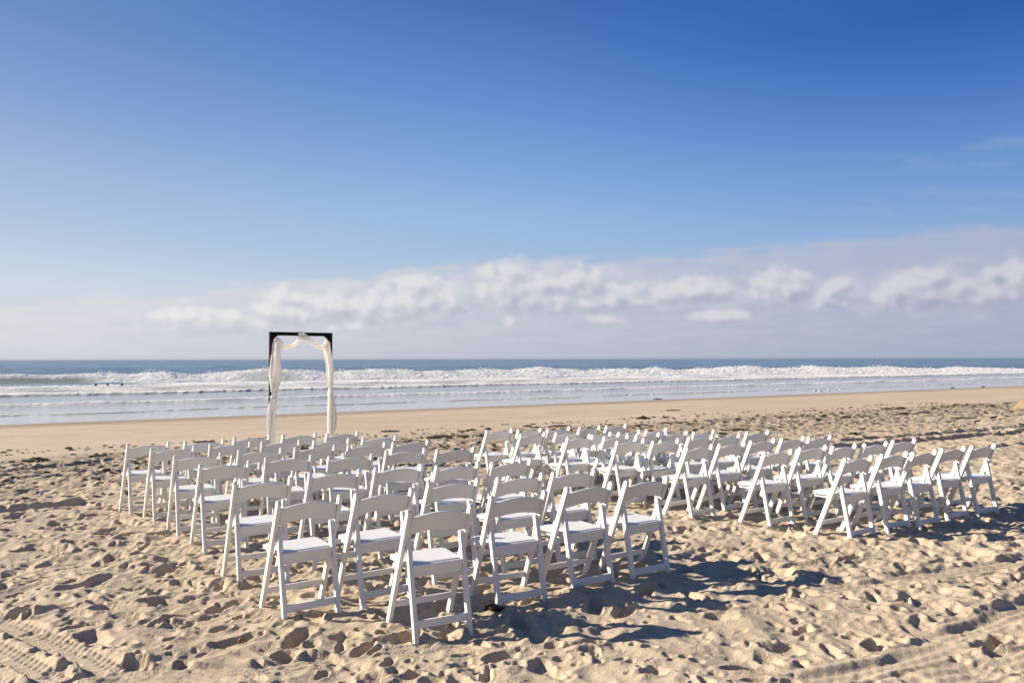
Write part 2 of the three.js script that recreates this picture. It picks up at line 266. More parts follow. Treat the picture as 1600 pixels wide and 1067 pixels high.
// a sheet on rings round the spot where the photographer stands: fine where the lens looks, coarse elsewhere
function ringSheet(radii, angles, heightFn, colorFn, keepFn) {
  const nr = radii.length, na = angles.length, pos = new Float32Array(nr * na * 3), col = colorFn ? new Float32Array(nr * na * 3) : null, uv = new Float32Array(nr * na * 2), c = [0, 0, 0], keep = new Uint8Array(nr * na);
  for (let j = 0; j < nr; j++) for (let i = 0; i < na; i++) {
    const x = Math.sin(angles[i]) * radii[j], z = -Math.cos(angles[i]) * radii[j], k = j * na + i, y = heightFn(x, z, radii[j]);
    pos[k * 3] = x; pos[k * 3 + 1] = y; pos[k * 3 + 2] = z; uv[k * 2] = x; uv[k * 2 + 1] = -z;
    if (col) { colorFn(x, y, z, c); col[k * 3] = c[0]; col[k * 3 + 1] = c[1]; col[k * 3 + 2] = c[2]; }
    keep[k] = !keepFn || keepFn(x, z) ? 1 : 0;
  }
  const idx = new Uint32Array((nr - 1) * na * 6); let n = 0;
  for (let j = 0; j < nr - 1; j++) for (let i = 0; i < na; i++) {
    const i2 = (i + 1) % na, a = j * na + i, b = j * na + i2, d = (j + 1) * na + i, e = (j + 1) * na + i2;
    if (!(keep[a] | keep[b] | keep[d] | keep[e])) continue;
    idx[n++] = a; idx[n++] = b; idx[n++] = e; idx[n++] = a; idx[n++] = e; idx[n++] = d;
  }
  const g = new THREE.BufferGeometry();
  g.setAttribute('position', new THREE.BufferAttribute(pos, 3)); g.setAttribute('uv', new THREE.BufferAttribute(uv, 2));
  if (col) g.setAttribute('color', new THREE.BufferAttribute(col, 3));
  g.setIndex(new THREE.BufferAttribute(idx.slice(0, n), 1)); g.computeVertexNormals();
  return g;
}
function fan(half, dense, coarse) { const a = []; for (let i = 0; i <= dense; i++) a.push(-half + 2 * half * i / dense); const rest = 2 * Math.PI - 2 * half; for (let i = 1; i < coarse; i++) a.push(half + rest * i / coarse); return a; }
function rings(steps) { const r = []; for (const [from, to, g] of steps) { let x = from; while (x < to) { r.push(x); x *= 1 + g; } } r.push(steps[steps.length - 1][1]); return r; }

const sandGrain = noiseTexture(512, (u, v) => { const a = 0.5 + wrapNoise(u, v, 90, 3) * 0.5 + wrapNoise(u, v, 34, 9) * 0.35 + (hash((u * 512) | 0, (v * 512) | 0, 5) - 0.5) * 0.35; return [a, a, a]; }, 1 / 0.7);
const sandTint = noiseTexture(512, (u, v) => { const n = wrapNoise(u, v, 14, 3) * 0.10 + wrapNoise(u, v, 60, 13) * 0.10 + (hash((u * 512) | 0, (v * 512) | 0, 8) - 0.5) * 0.16, k = hash((u * 512) | 0, (v * 512) | 0, 18) > 0.985 ? 0.62 : 1; return [(0.9 + n) * k, (0.9 + n) * k, (0.9 + n * 0.9) * k]; }, 1 / 1.1);
const M = {
  sand: new THREE.MeshStandardMaterial({ color: 0xffffff, vertexColors: true, roughness: 0.96, map: sandTint, bumpMap: sandGrain, bumpScale: 0.006 }),
};
function sandColor(x, y, z, c) {
  const s = S(x, z), n = fbm(x * 0.7, z * 0.7, 3) * 0.06 + noise(x * 0.13, z * 0.13) * 0.05;
  let r = 0.476 + n, g = 0.384 + n * 0.86, b = 0.282 + n * 0.66;
  // bits of broken kelp mixed into the sand of the wrack line
  const wrack = smooth(10.5, 14.6, s) * smooth(17.8, 16.6, s), bits = smooth(0.02, 0.24, noise(x * 4.2, z * 4.2) * 0.8 + noise(x * 15, z * 15) * 0.7 + wrack * 0.1) * wrack;
  r = mix(r, 0.12, bits * 0.75); g = mix(g, 0.09, bits * 0.75); b = mix(b, 0.06, bits * 0.75);
  // sand firm and damp below the wrack, wet by the last wave along the waterline
  const damp = smooth(17, 22, s + noise(x * 0.2, z * 0.2) * 3), wet = smooth(28.2, 30.6, s + noise(x * 0.16, z * 0.5) * 1.6 + noise(x * 0.7, z * 0.7) * 0.4);
  r *= mix(1, 0.97, damp); g *= mix(1, 0.95, damp); b *= mix(1, 0.96, damp);
  r = mix(r, 0.20, wet * 0.7); g = mix(g, 0.155, wet * 0.7); b = mix(b, 0.115, wet * 0.7);
  c[0] = r; c[1] = g; c[2] = b;
}
structure('sand_beach', ringSheet(rings([[0.3, 3.2, 0.12], [3.25, 23, 0.0026], [23, 80, 0.007], [80, 5000, 0.35]]), fan(0.66, 660, 110), sandHeight, sandColor), M.sand);

// ---------------------------------------------------------------- sea
const breakS = (t) => t < 51 ? mix(82, 80, t / 51) : mix(80, 67, (t - 51) / 54);
function seaHeight(x, z, r) {
  const s = S(x, z), t = TT(x, z);
  const out = smooth(58, 84, s), far = smooth(900, 200, r);
  let h = 0;
  if (s < 60) h += (noise(t * 0.9, s * 2.4) * 0.012 + noise(t * 2.7 + 8, s * 5.3) * 0.006) * smooth(36, 46, s) + noise(t * 0.25, s * 0.8) * 0.012 * smooth(32, 36, s);
  if (out > 0) h += out * (0.25 + 0.75 * far) * (noise(t * 0.05 + 3, s * 0.12) * 0.35 + noise(t * 0.16, s * 0.35 + 20) * 0.22 + noise(t * 0.45 + 9, s * 0.9) * 0.11 + (r < 260 ? noise(t * 1.1, s * 2.0) * 0.05 : 0));
  // the thin front of the last swash, and the small wave behind it
  const sw = 37.3 + noise(t * 0.13, 3) * 1.2 + noise(t * 0.6, 7) * 0.25;
  h += 0.014 * smooth(sw - 0.25, sw, s) - 0.014 * smooth(sw, sw + 5, s);
  return SEA + h;
}
const ripples = noiseTexture(512, (u, v) => {
  const f = (a, b) => wrapNoise(((a % 1) + 1) % 1, ((b % 1) + 1) % 1, 16, 5) + 0.5 * wrapNoise(((a % 1) + 1) % 1, ((b % 1) + 1) % 1, 37, 25) + 0.25 * wrapNoise(((a % 1) + 1) % 1, ((b % 1) + 1) % 1, 80, 55), e = 1 / 512, h = f(u, v);
  return [h * 0.45 + 0.5, h * 0.45 + 0.5, h * 0.45 + 0.5];
}, 1 / 7);
M.water = new THREE.MeshPhysicalMaterial({ color: 0xffffff, vertexColors: true, roughness: 0.11, ior: 1.33, bumpMap: ripples, bumpScale: 0.05 });
function seaColor(x, y, z, c) {
  const s = S(x, z), t = TT(x, z), deep = smooth(60, 84, s), mid = smooth(34, 50, s), n = noise(t * 0.03, s * 0.09) + 0.6 * noise(t * 0.12, s * 0.3);
  c[0] = mix(mix(0.43, 0.24, mid), 0.125 + n * 0.07, deep); c[1] = mix(mix(0.42, 0.25, mid), 0.18 + n * 0.09, deep); c[2] = mix(mix(0.41, 0.28, mid), 0.235 + n * 0.1, deep);
}
M.ocean = new THREE.MeshPhysicalMaterial({ color: 0xffffff, vertexColors: true, roughness: 0.33, ior: 1.33, specularIntensity: 1, bumpMap: ripples, bumpScale: 0.12 });
structure('shallow_water', ringSheet(rings([[24, 230, 0.0055]]), fan(0.66, 330, 60), seaHeight, seaColor, (x, z) => S(x, z) > 29 && S(x, z) < 82), M.water);
structure('sea', ringSheet(rings([[60, 260, 0.006], [260, 9000, 0.03]]), fan(0.66, 330, 60), (x, z, r) => seaHeight(x, z, r) + 0.02 * smooth(80, 84, S(x, z)) - 0.03, seaColor, (x, z) => S(x, z) > 80), M.ocean);

// surf: one sheet for the breaker with the foam it pushes ahead, one for the small wave nearer the beach
function strip(t0, t1, nt, ns, place) {
  const pos = new Float32Array(nt * ns * 3), col = new Float32Array(nt * ns * 3), idx = new Uint32Array((nt - 1) * (ns - 1) * 6), c = [0, 0, 0]; let n = 0;
  for (let i = 0; i < nt; i++) for (let j = 0; j < ns; j++) {
    const t = mix(t0, t1, i / (nt - 1)), [s, y] = place(t, j / (ns - 1), c), [x, z] = XZ(s, t), k = (i * ns + j) * 3;
    pos[k] = x; pos[k + 1] = y; pos[k + 2] = z; col[k] = c[0]; col[k + 1] = c[1]; col[k + 2] = c[2];
  }
  for (let i = 0; i < nt - 1; i++) for (let j = 0; j < ns - 1; j++) { const a = i * ns + j, b = a + ns; idx[n++] = a; idx[n++] = a + 1; idx[n++] = b + 1; idx[n++] = a; idx[n++] = b + 1; idx[n++] = b; }
  const g = new THREE.BufferGeometry(); g.setAttribute('position', new THREE.BufferAttribute(pos, 3)); g.setAttribute('color', new THREE.BufferAttribute(col, 3)); g.setIndex(new THREE.BufferAttribute(idx, 1)); g.computeVertexNormals(); return g;
}
M.foam = new THREE.MeshPhysicalMaterial({ color: 0xffffff, vertexColors: true, roughness: 1, transmission: 0.5, thickness: 0, specularIntensity: 0.3 });
const puff = (x, y) => 0.42 - Math.abs(noise(x, y)) * 1.1;           // billowing, rounded tops and sharp folds
const foamCol = (c, f, deep = 0) => { c[0] = mix(mix(0.22, 0.08, deep), 0.90, f); c[1] = mix(mix(0.24, 0.16, deep), 0.90, f); c[2] = mix(mix(0.27, 0.15, deep), 0.90, f); };
const crest = (t) => 0.84 * (1 + 0.85 * noise(t * 0.10, 9) + 0.4 * noise(t * 0.31, 19)) * smooth(190, 120, t + 20);
const froth = (t, s) => puff(t * 0.62 + noise(s, t) * 0.5, s * 0.8) * 0.32 + puff(t * 1.7 + 5 + noise(t * 0.9, s) * 0.6, s * 1.9) * 0.30 + puff(t * 4.1 + noise(t * 2, s * 2) * 0.7, s * 4.4 + 8) * 0.16 + noise(t * 9, s * 9) * 0.04;
const fine = (t, s) => puff(t * 2.2 + noise(t, s) * 0.6, s * 1.7) * 0.30 + puff(t * 4.6 + noise(t * 2, s * 2) * 0.7, s * 3.6 + 8) * 0.26 + noise(t * 8, s * 6) * 0.16;
const breaker = strip(-30, 190, 1300, 205, (t, v, c) => {
  const sb = breakS(t) + noise(t * 0.09, 55) * 0.9 - 1.5, front = 56.5 + noise(t * 0.07, 1) * 2.2 + noise(t * 0.4, 4) * 0.7 + noise(t * 1.3, 14) * 0.5 + noise(t * 3.1, 24) * 0.4;
  const s = v < 0.6 ? mix(front, sb, v / 0.6) : sb + (v - 0.6) / 0.4 * 12, q = s - sb;
  const glass = smooth(-1.5, 1.2, t) * smooth(9.5, 6.2, t) + 0.4 * smooth(20, 22, t) * smooth(27, 25, t);
  const Hc = crest(t) * mix(1, 1.12, glass);
  let y = SEA, f;
  if (q > 0) {
    const w = q < 5 ? 0.25 * smooth(0, 5, q) + 0.75 * q / 5 : smooth(12, 5, q), rough = smooth(0, 0.8, q) * smooth(8, 5.2, q) * (1 - 0.9 * glass * smooth(4.6, 3.6, q));
    y += Hc * Math.min(1, w) + froth(t, s) * rough * 0.5 - 0.04;
    f = clamp(smooth(8.2, 5.6, q + noise(t * 0.9, s) * 1.6) * (1 - glass * smooth(4.4, 3.2, q + noise(t * 2, 3) * 0.9) * 0.9));
    foamCol(c, f, 0.8);
  } else {
    const fr = smooth(0, 0.6, s - front), lump = fine(t, s), dense = clamp(0.86 + fbm(t * 0.22, s * 0.5, 3) * 1.1 + lump * 0.5 + 0.3 * smooth(3, 0, s - front) - 0.5 * smooth(-6, -10, q) * smooth(2.5, 5, s - front));
    y += fr * (0.06 + lump * 0.3) + 0.05 * smooth(0, 0.5, s - front) * smooth(3, 0.6, s - front) * (1 + lump * 2) - 0.04;
    f = dense * fr; foamCol(c, f, 0.1);
  }
  return [s, y];
});
structure('breaking_wave', breaker, M.foam);
const wavelet = strip(-22, 150, 1500, 26, (t, v, c) => {
  const sw = 44 + noise(t * 0.06, 21) * 1.6 + noise(t * 0.3, 2) * 0.5, s = sw - 0.25 + v * 3.4, q = s - sw, amp = 0.10 * (1 + 0.7 * noise(t * 0.35, 12));
  const lump = puff(t * 2.6, s * 3) * 0.7 + puff(t * 6, s * 7) * 0.4;
  const y = SEA - 0.03 + (0.03 + amp) * smooth(-0.25, 0.25, q) * smooth(3.1, 0.3, q) + lump * 0.13 * smooth(-0.15, 0.15, q) * smooth(1.3, 0.4, q);
  foamCol(c, clamp(smooth(1.25, 0.5, q + noise(t * 1.3, s) * 0.8) * smooth(-0.28, -0.1, q + lump * 0.25)), 0.05);
  return [s, y];
});
structure('small_wave', wavelet, M.foam);
const swash = strip(-22, 130, 1500, 8, (t, v, c) => {
  const sw = 37.3 + noise(t * 0.13, 3) * 1.2 + noise(t * 0.6, 7) * 0.25, s = sw - 0.3 + v * 0.7, gap = smooth(-0.3, 0.1, noise(t * 0.4, 61) + noise(t * 2.6, 62) * 0.6);
  foamCol(c, 0.75 * gap * smooth(0, 0.3, v) * smooth(1, 0.5, v), 0);
  return [s, SEA + 0.012 + (0.03 * gap + 0.02 * puff(t * 5, s * 5)) * smooth(0, 0.3, v) * smooth(1, 0.4, v) - 0.02 * (1 - gap) - 0.012 * (v < 0.01 || v > 0.99 ? 1 : 0)];
});
structure('swash_foam', swash, M.foam);
{ // spray thrown up along the crest
  const r = rng(303), g = new THREE.IcosahedronGeometry(1, 1), list = [], m4 = new THREE.Matrix4(), q = new THREE.Quaternion();
  for (let k = 0; k < 9000; k++) {
    const t = -28 + r() * 190, gust = smooth(-0.25, 0.45, noise(t * 0.35, 71) + noise(t * 1.2, 72) * 0.5), q0 = 1.0 + r() * 2.4; if (r() > 0.25 + 0.75 * gust) continue;
    const [x, z] = XZ(breakS(t) + noise(t * 0.09, 55) * 0.9 + q0 + 2.2, t), c = 0.015 + 0.07 * r() * r(), up = r() * r() * (0.12 + 0.4 * gust * gust);
    list.push(m4.clone().compose(new THREE.Vector3(x, SEA + crest(t) + up + 0.02, z), q, new THREE.Vector3(c * 1.2, c, c)));
  }
  const im = new THREE.InstancedMesh(g, new THREE.MeshPhysicalMaterial({ color: rgb(0.8, 0.8, 0.8), roughness: 1, transmission: 0.5, thickness: 0, specularIntensity: 0.3 }), list.length); list.forEach((b, i) => im.setMatrixAt(i, b)); im.name = 'sea_spray'; im.userData.kind = 'stuff'; tag(im, 'white spray tossed up along the crest of the breaking wave', 'spray'); scene.add(im);
}

// ---------------------------------------------------------------- chairs
const plasticNoise = noiseTexture(256, (u, v) => { const a = 0.5 + wrapNoise(u, v, 30, 3) * 0.4; return [a, a, a]; }, 6);
const scuffs = noiseTexture(512, (u, v) => { const a = wrapNoise(u, v, 5, 3) * 0.05 + wrapNoise(u, v, 22, 8) * 0.03, b = smooth(0.42, 0.6, wrapNoise(u, v * 3 % 1, 18, 33)) * 0.14; const k = clamp(0.97 + a - b); return [k, k * 0.995, k * 0.985]; }, 2.2);
M.chair = new THREE.MeshStandardMaterial({ color: rgb(0.68, 0.675, 0.668), roughness: 0.46, map: scuffs, bumpMap: plasticNoise, bumpScale: 0.0002 });
M.pad = new THREE.MeshStandardMaterial({ color: rgb(0.64, 0.65, 0.66), roughness: 0.38, map: scuffs, bumpMap: plasticNoise, bumpScale: 0.0004 });
M.bolt = new THREE.MeshStandardMaterial({ color: rgb(0.5, 0.52, 0.56), roughness: 0.35, metalness: 0.9 });
// a flat bar seen from the side: outline in (forward, up), pulled out sideways by its thickness, edges chamfered
function sideBar(outline, thick, x, bevel = 0.004) {
  const g = new THREE.ExtrudeGeometry(outline, { depth: thick - 2 * bevel, bevelEnabled: true, bevelSize: bevel, bevelThickness: bevel, bevelSegments: 2, curveSegments: 5, steps: 1 });
  g.translate(0, 0, -thick / 2 + bevel); g.rotateY(Math.PI / 2);    // shape x -> -z (forward), extrusion -> x
  g.translate(x, 0, 0); return g;
}
function slantOutline(f0, y0, f1, y1, w, roundTop, bevel = 0.004) {  // from the foot (f0,y0) to the top (f1,y1)
  const dx = f1 - f0, dy = y1 - y0, L = Math.hypot(dx, dy), nx = dy / L, ny = -dx / L, h = w / 2 - bevel, s = new THREE.Shape();
  s.moveTo(f0 - nx * h, y0 - ny * h); s.lineTo(f0 + nx * h, y0 + ny * h);
  if (roundTop) { const cx = f1 - dx / L * w / 2, cy = y1 - dy / L * w / 2, a = Math.atan2(ny, nx); s.lineTo(cx + nx * h, cy + ny * h); s.absarc(cx, cy, h, a, a + Math.PI, false); } else { s.lineTo(f1 + nx * h, y1 + ny * h); s.lineTo(f1 - nx * h, y1 - ny * h); }
  s.closePath(); return s;
}
function bar(w, h, d, x, y, z, r = 0.004) {                          // a chamfered board
  const s = new THREE.Shape(), a = w / 2 - r, b = h / 2 - r; s.moveTo(-a, -b); s.lineTo(a, -b); s.lineTo(a, b); s.lineTo(-a, b); s.closePath();
  const g = new THREE.ExtrudeGeometry(s, { depth: d - 2 * r, bevelEnabled: true, bevelSize: r, bevelThickness: r, bevelSegments: 2, steps: 1 });
  g.translate(x, y, z - d / 2 + r); return g;
}
const HT = 0.775, DF = 0.331, DR = -0.044;
const frontF = (h) => DF * (1 - h / HT);                             // how far forward the front leg stands at height h
function slat() {                                                    // the curved board of the back
  const nu = 18, prof = [], L = Math.hypot(DF, HT), uf = -DF / L, uy = HT / L, nf = -uy, ny = uf, pos = [], idx = [];   // (uf,uy) up the leg, (nf,ny) to the back
  const hh = 0.063, th = 0.0085, r = 0.005;
  for (const [sx, sy] of [[1, 1], [-1, 1], [-1, -1], [1, -1]]) for (let k = 0; k < 3; k++) { const a = Math.atan2(sy, sx) + (k - 1) * Math.PI / 4.4; prof.push([sx * (th - r) + r * Math.cos(a), sy * (hh - r) + r * Math.sin(a)]); }
  for (let i = 0; i <= nu; i++) {
    const u = i / nu * 2 - 1, x = u * 0.207, bow = 0.02 * (1 - u * u), arch = 0.046 * (1 - u * u), yc = 0.672 + arch * uy, fc = frontF(0.672) + arch * uf;
    for (const [a, b] of prof) { const f = fc + uf * b + nf * (a + bow), y = yc + uy * b + ny * (a + bow); pos.push(x, y, -f); }
  }
  const m = prof.length;
  for (let i = 0; i < nu; i++) for (let k = 0; k < m; k++) { const a = i * m + k, b = i * m + (k + 1) % m, c = a + m, d = b + m; idx.push(a, c, b, b, c, d); }
  for (let k = 1; k < m - 1; k++) { idx.push(0, k, k + 1); idx.push(nu * m, nu * m + k + 1, nu * m + k); }
  const g = new THREE.BufferGeometry(); g.setAttribute('position', new THREE.Float32BufferAttribute(pos, 3)); g.setAttribute('uv', new THREE.Float32BufferAttribute(new Float32Array(pos.length / 3 * 2), 2)); g.setIndex(idx); g.computeVertexNormals(); return g;
}
function seatFrame() {                                               // board with softened corners
  const s = new THREE.Shape(), w0 = 0.176, w1 = 0.198, f0 = 0.02, f1 = 0.375, r = 0.03;
  s.moveTo(-w0, f0); s.lineTo(w0, f0); s.lineTo(w1, f1 - r); s.quadraticCurveTo(w1, f1, w1 - r, f1); s.lineTo(-w1 + r, f1); s.quadraticCurveTo(-w1, f1, -w1, f1 - r); s.closePath();
  const g = new THREE.ExtrudeGeometry(s, { depth: 0.018, bevelEnabled: true, bevelSize: 0.004, bevelThickness: 0.005, bevelSegments: 2, curveSegments: 5, steps: 1 });
  g.rotateX(-Math.PI / 2); g.translate(0, 0.413, 0); return g;
}
function seatPad() {
  const s = new THREE.Shape(), w0 = 0.150, w1 = 0.170, f0 = 0.045, f1 = 0.347, r = 0.025;
  s.moveTo(-w0, f0); s.lineTo(w0, f0); s.lineTo(w1, f1 - r); s.quadraticCurveTo(w1, f1, w1 - r, f1); s.lineTo(-w1 + r, f1); s.quadraticCurveTo(-w1, f1, -w1, f1 - r); s.closePath();
  const g = new THREE.ExtrudeGeometry(s, { depth: 0.004, bevelEnabled: true, bevelSize: 0.01, bevelThickness: 0.006, bevelSegments: 3, curveSegments: 5, steps: 1 });
  g.rotateX(-Math.PI / 2); g.translate(0, 0.4345, 0); return g;
}
function makeChair() {
  const t = base('folding_chair', 0, 0, 0);
  const F = (h) => frontF(h);
  for (const s of [-1, 1]) part('front_leg', sideBar(slantOutline(F(-0.06), -0.06, F(HT + 0.016), HT + 0.016, 0.046, true), 0.028, s * 0.218), M.chair, t);
  for (const s of [-1, 1]) part('rear_leg', sideBar(slantOutline(DR - 0.011, -0.06, 0.085, 0.61, 0.040, true), 0.031, s * 0.1875), M.chair, t);
  part('backrest', slat(), M.chair, t);
  const seat = part('seat', seatFrame(), M.chair, t);
  part('seat_pad', seatPad(), M.pad, seat);
  for (const s of [-1, 1]) part('side_rail', bar(0.016, 0.03, 0.27, s * 0.165, 0.394, -0.235), M.chair, t);
  part('rear_rail', bar(0.343, 0.058, 0.02, 0, 0.383, -0.043), M.chair, t);
  part('front_stretcher', bar(0.407, 0.042, 0.02, 0, 0.135, -F(0.135)), M.chair, t);
  part('rear_stretcher', bar(0.343, 0.05, 0.02, 0, 0.078, 0.03), M.chair, t);
  for (const s of [-1, 1]) { const c = new THREE.CylinderGeometry(0.008, 0.008, 0.05, 10); c.rotateZ(Math.PI / 2); c.translate(s * 0.207, 0.575, -0.088); part('pivot_bolt', c, M.bolt, t); const d = new THREE.CylinderGeometry(0.009, 0.009, 0.046, 10); d.rotateZ(Math.PI / 2); d.translate(s * 0.19, 0.40, -F(0.40) - 0.004); part('seat_bolt', d, M.bolt, t); }
  return t;
}
const ROW = ['front row nearest the sea', 'second row from the sea', 'third row from the sea', 'fourth row from the sea', 'fifth row from the sea', 'sixth row from the sea', 'back row nearest the camera'];
const SEAT = ['first from left', 'second from left', 'third from left', 'fourth from left', 'fifth from left'];
const chair0 = makeChair(); let chairs = 0;
const tilt = rng(5);
for (const [block, rows] of [['left', LEFT], ['right', RIGHT]]) rows.forEach((row, k) => row.forEach(([x, z, a], i) => {
  const c = chairs++ ? chair0.clone() : chair0;
  if (c !== chair0) { c.name = numbered('folding_chair'); scene.add(c); }
  c.position.set(x, (tilt() - 0.5) * 0.014, z); c.rotation.set((tilt() - 0.5) * 0.012, a * Math.PI / 180, (tilt() - 0.5) * 0.012, 'YXZ');
  tag(c, `white folding chair, ${SEAT[i]} in ${block} block, ${ROW[k]}`, 'folding chair', 'white folding chairs in rows on the sand');
}));

// ---------------------------------------------------------------- wedding arch and its cloth
M.blackwood = new THREE.MeshPhysicalMaterial({ color: rgb(0.006, 0.005, 0.0045), roughness: 0.8, specularIntensity: 0.4 });
M.cloth = new THREE.MeshPhysicalMaterial({ color: rgb(0.95, 0.93, 0.89), roughness: 0.95, transmission: 0.58, thickness: 0, sheen: 0.3, side: THREE.DoubleSide });
const AW = 1.12, AH = 2.2, ayaw = 38 * Math.PI / 180, aL = [-4.03, -13.6];
const aC = [aL[0] + Math.cos(ayaw) * AW / 2, aL[1] - Math.sin(ayaw) * AW / 2];
{
  const t = tag(base('wedding_arch', aC[0], 0, aC[1], ayaw), 'tall black wooden wedding arch standing beyond the front row of chairs', 'arch');
  const w = AW / 2 - 0.03;
  for (const s of [-1, 1]) part('post', bar(0.06, AH - 0.06 + 0.2, 0.06, s * w, (AH - 0.06 - 0.2) / 2, 0), M.blackwood, t);
  part('top_beam', bar(AW, 0.06, 0.06, 0, AH - 0.03, 0), M.blackwood, t);
  for (const s of [-1, 1]) {
    const sh = new THREE.Shape(), x = s * (w - 0.031), d = -s * 0.08; sh.moveTo(x, AH - 0.061); sh.lineTo(x + d, AH - 0.061); sh.lineTo(x + d * 0.5, AH - 0.09); sh.lineTo(x, AH - 0.135); sh.closePath();
    const g = new THREE.ExtrudeGeometry(sh, { depth: 0.03, bevelEnabled: false }); g.translate(0, 0, -0.015); part('corner_brace', g, M.blackwood, t);
  }
}
// a pleated bundle of cloth along a curve: rx across, ry up or deep, both by distance along
function bundle(path, rad, pleats, n, seed, m = 44) {
  const pos = [], uv = [], idx = [], up = new THREE.Vector3(0, 0, 1);
  const P = new THREE.CatmullRomCurve3(path.map((p) => new THREE.Vector3(...p)));
  for (let i = 0; i <= n; i++) {
    const u = i / n, p = P.getPoint(u), tg = P.getTangent(u), side = new THREE.Vector3().crossVectors(tg, up).normalize(), [ra, rb] = rad(u);
    for (let k = 0; k <= m; k++) {
      const a = k / m * 2 * Math.PI, fold = 1 + 0.20 * Math.sin(a * pleats + seed + 1.2 * Math.sin(u * 5 + seed)) + 0.10 * Math.sin(a * (pleats * 2 + 1) + u * 4 + seed * 2) + 0.1 * noise(a * 1.5 + seed, u * 6);
      const x = Math.cos(a) * ra * fold, z = Math.sin(a) * rb * fold;
      pos.push(p.x + side.x * x, p.y + side.y * x, p.z + side.z * x + z); uv.push(k / m, u);
    }
  }
  for (let i = 0; i < n; i++) for (let k = 0; k < m; k++) { const a = i * (m + 1) + k, b = a + m + 1; idx.push(a, a + 1, b, b, a + 1, b + 1); }
  const g = new THREE.BufferGeometry(); g.setAttribute('position', new THREE.Float32BufferAttribute(pos, 3)); g.setAttribute('uv', new THREE.Float32BufferAttribute(uv, 2)); g.setIndex(idx); g.computeVertexNormals(); return g;
}
const curve = (stops) => (u) => { let k = 1; while (k < stops.length - 1 && stops[k][0] < u) k++; const t = smooth(0, 1, (u - stops[k - 1][0]) / (stops[k][0] - stops[k - 1][0])); return [mix(stops[k - 1][1], stops[k][1], t), mix(stops[k - 1][2], stops[k][2], t)]; };
{
  const t = tag(base('arch_drape', aC[0], 0, aC[1], ayaw), 'cream sheer cloth swagged along the black arch and tied down its posts', 'drape');
  part('left_tail', bundle([[-0.455, 2.02, 0.045], [-0.46, 1.8, 0.05], [-0.475, 1.5, 0.055], [-0.50, 1.2, 0.055], [-0.51, 1.1, 0.05], [-0.54, 0.85, 0.055], [-0.55, 0.5, 0.06], [-0.545, 0.0, 0.06]], curve([[0, 0.055, 0.06], [0.18, 0.072, 0.06], [0.3, 0.088, 0.065], [0.42, 0.05, 0.055], [0.46, 0.032, 0.042], [0.55, 0.042, 0.055], [0.8, 0.062, 0.06], [1, 0.052, 0.055]]), 5, 90, 1.3), M.cloth, t);
  part('right_tail', bundle([[0.44, 2.02, 0.05], [0.46, 1.85, 0.05], [0.50, 1.6, 0.055], [0.515, 1.3, 0.055], [0.525, 1.13, 0.05], [0.535, 0.9, 0.055], [0.52, 0.5, 0.06], [0.49, 0.0, 0.06]], curve([[0, 0.05, 0.055], [0.15, 0.052, 0.055], [0.35, 0.056, 0.06], [0.43, 0.045, 0.05], [0.46, 0.032, 0.042], [0.55, 0.042, 0.055], [0.75, 0.06, 0.06], [1, 0.045, 0.055]]), 5, 90, 4.1), M.cloth, t);
  part('loose_fold', bundle([[0.555, 1.10, 0.06], [0.575, 0.95, 0.065], [0.595, 0.75, 0.065], [0.585, 0.55, 0.06], [0.54, 0.36, 0.06]], curve([[0, 0.012, 0.02], [0.35, 0.03, 0.025], [0.7, 0.03, 0.025], [1, 0.008, 0.02]]), 3, 30, 2.2, 24), M.cloth, t);
  part('left_swag', bundle([[-0.47, 2.08, 0.05], [-0.40, 2.03, 0.06], [-0.30, 1.95, 0.065], [-0.20, 1.955, 0.06], [-0.10, 2.03, 0.05], [-0.02, 2.10, 0.045], [0.03, 2.135, 0.04]], curve([[0, 0.04, 0.04], [0.3, 0.038, 0.028], [0.6, 0.034, 0.025], [0.85, 0.03, 0.025], [1, 0.028, 0.025]]), 4, 60, 0.7), M.cloth, t);
  part('right_swag', bundle([[-0.07, 2.185, 0.0], [-0.03, 2.165, 0.045], [0.06, 2.11, 0.055], [0.18, 2.03, 0.065], [0.30, 1.96, 0.065], [0.40, 1.97, 0.06], [0.46, 2.05, 0.05]], curve([[0, 0.035, 0.045], [0.25, 0.042, 0.028], [0.5, 0.036, 0.03], [0.8, 0.04, 0.035], [1, 0.042, 0.04]]), 4, 60, 3.3), M.cloth, t);
  for (const [s, x] of [[-1, -0.51], [1, 0.524]]) { const k = new THREE.TorusGeometry(0.042, 0.014, 8, 20); k.rotateX(Math.PI / 2); k.translate(x, 1.12, 0.05); part('cloth_tie', k, M.cloth, t); }
}

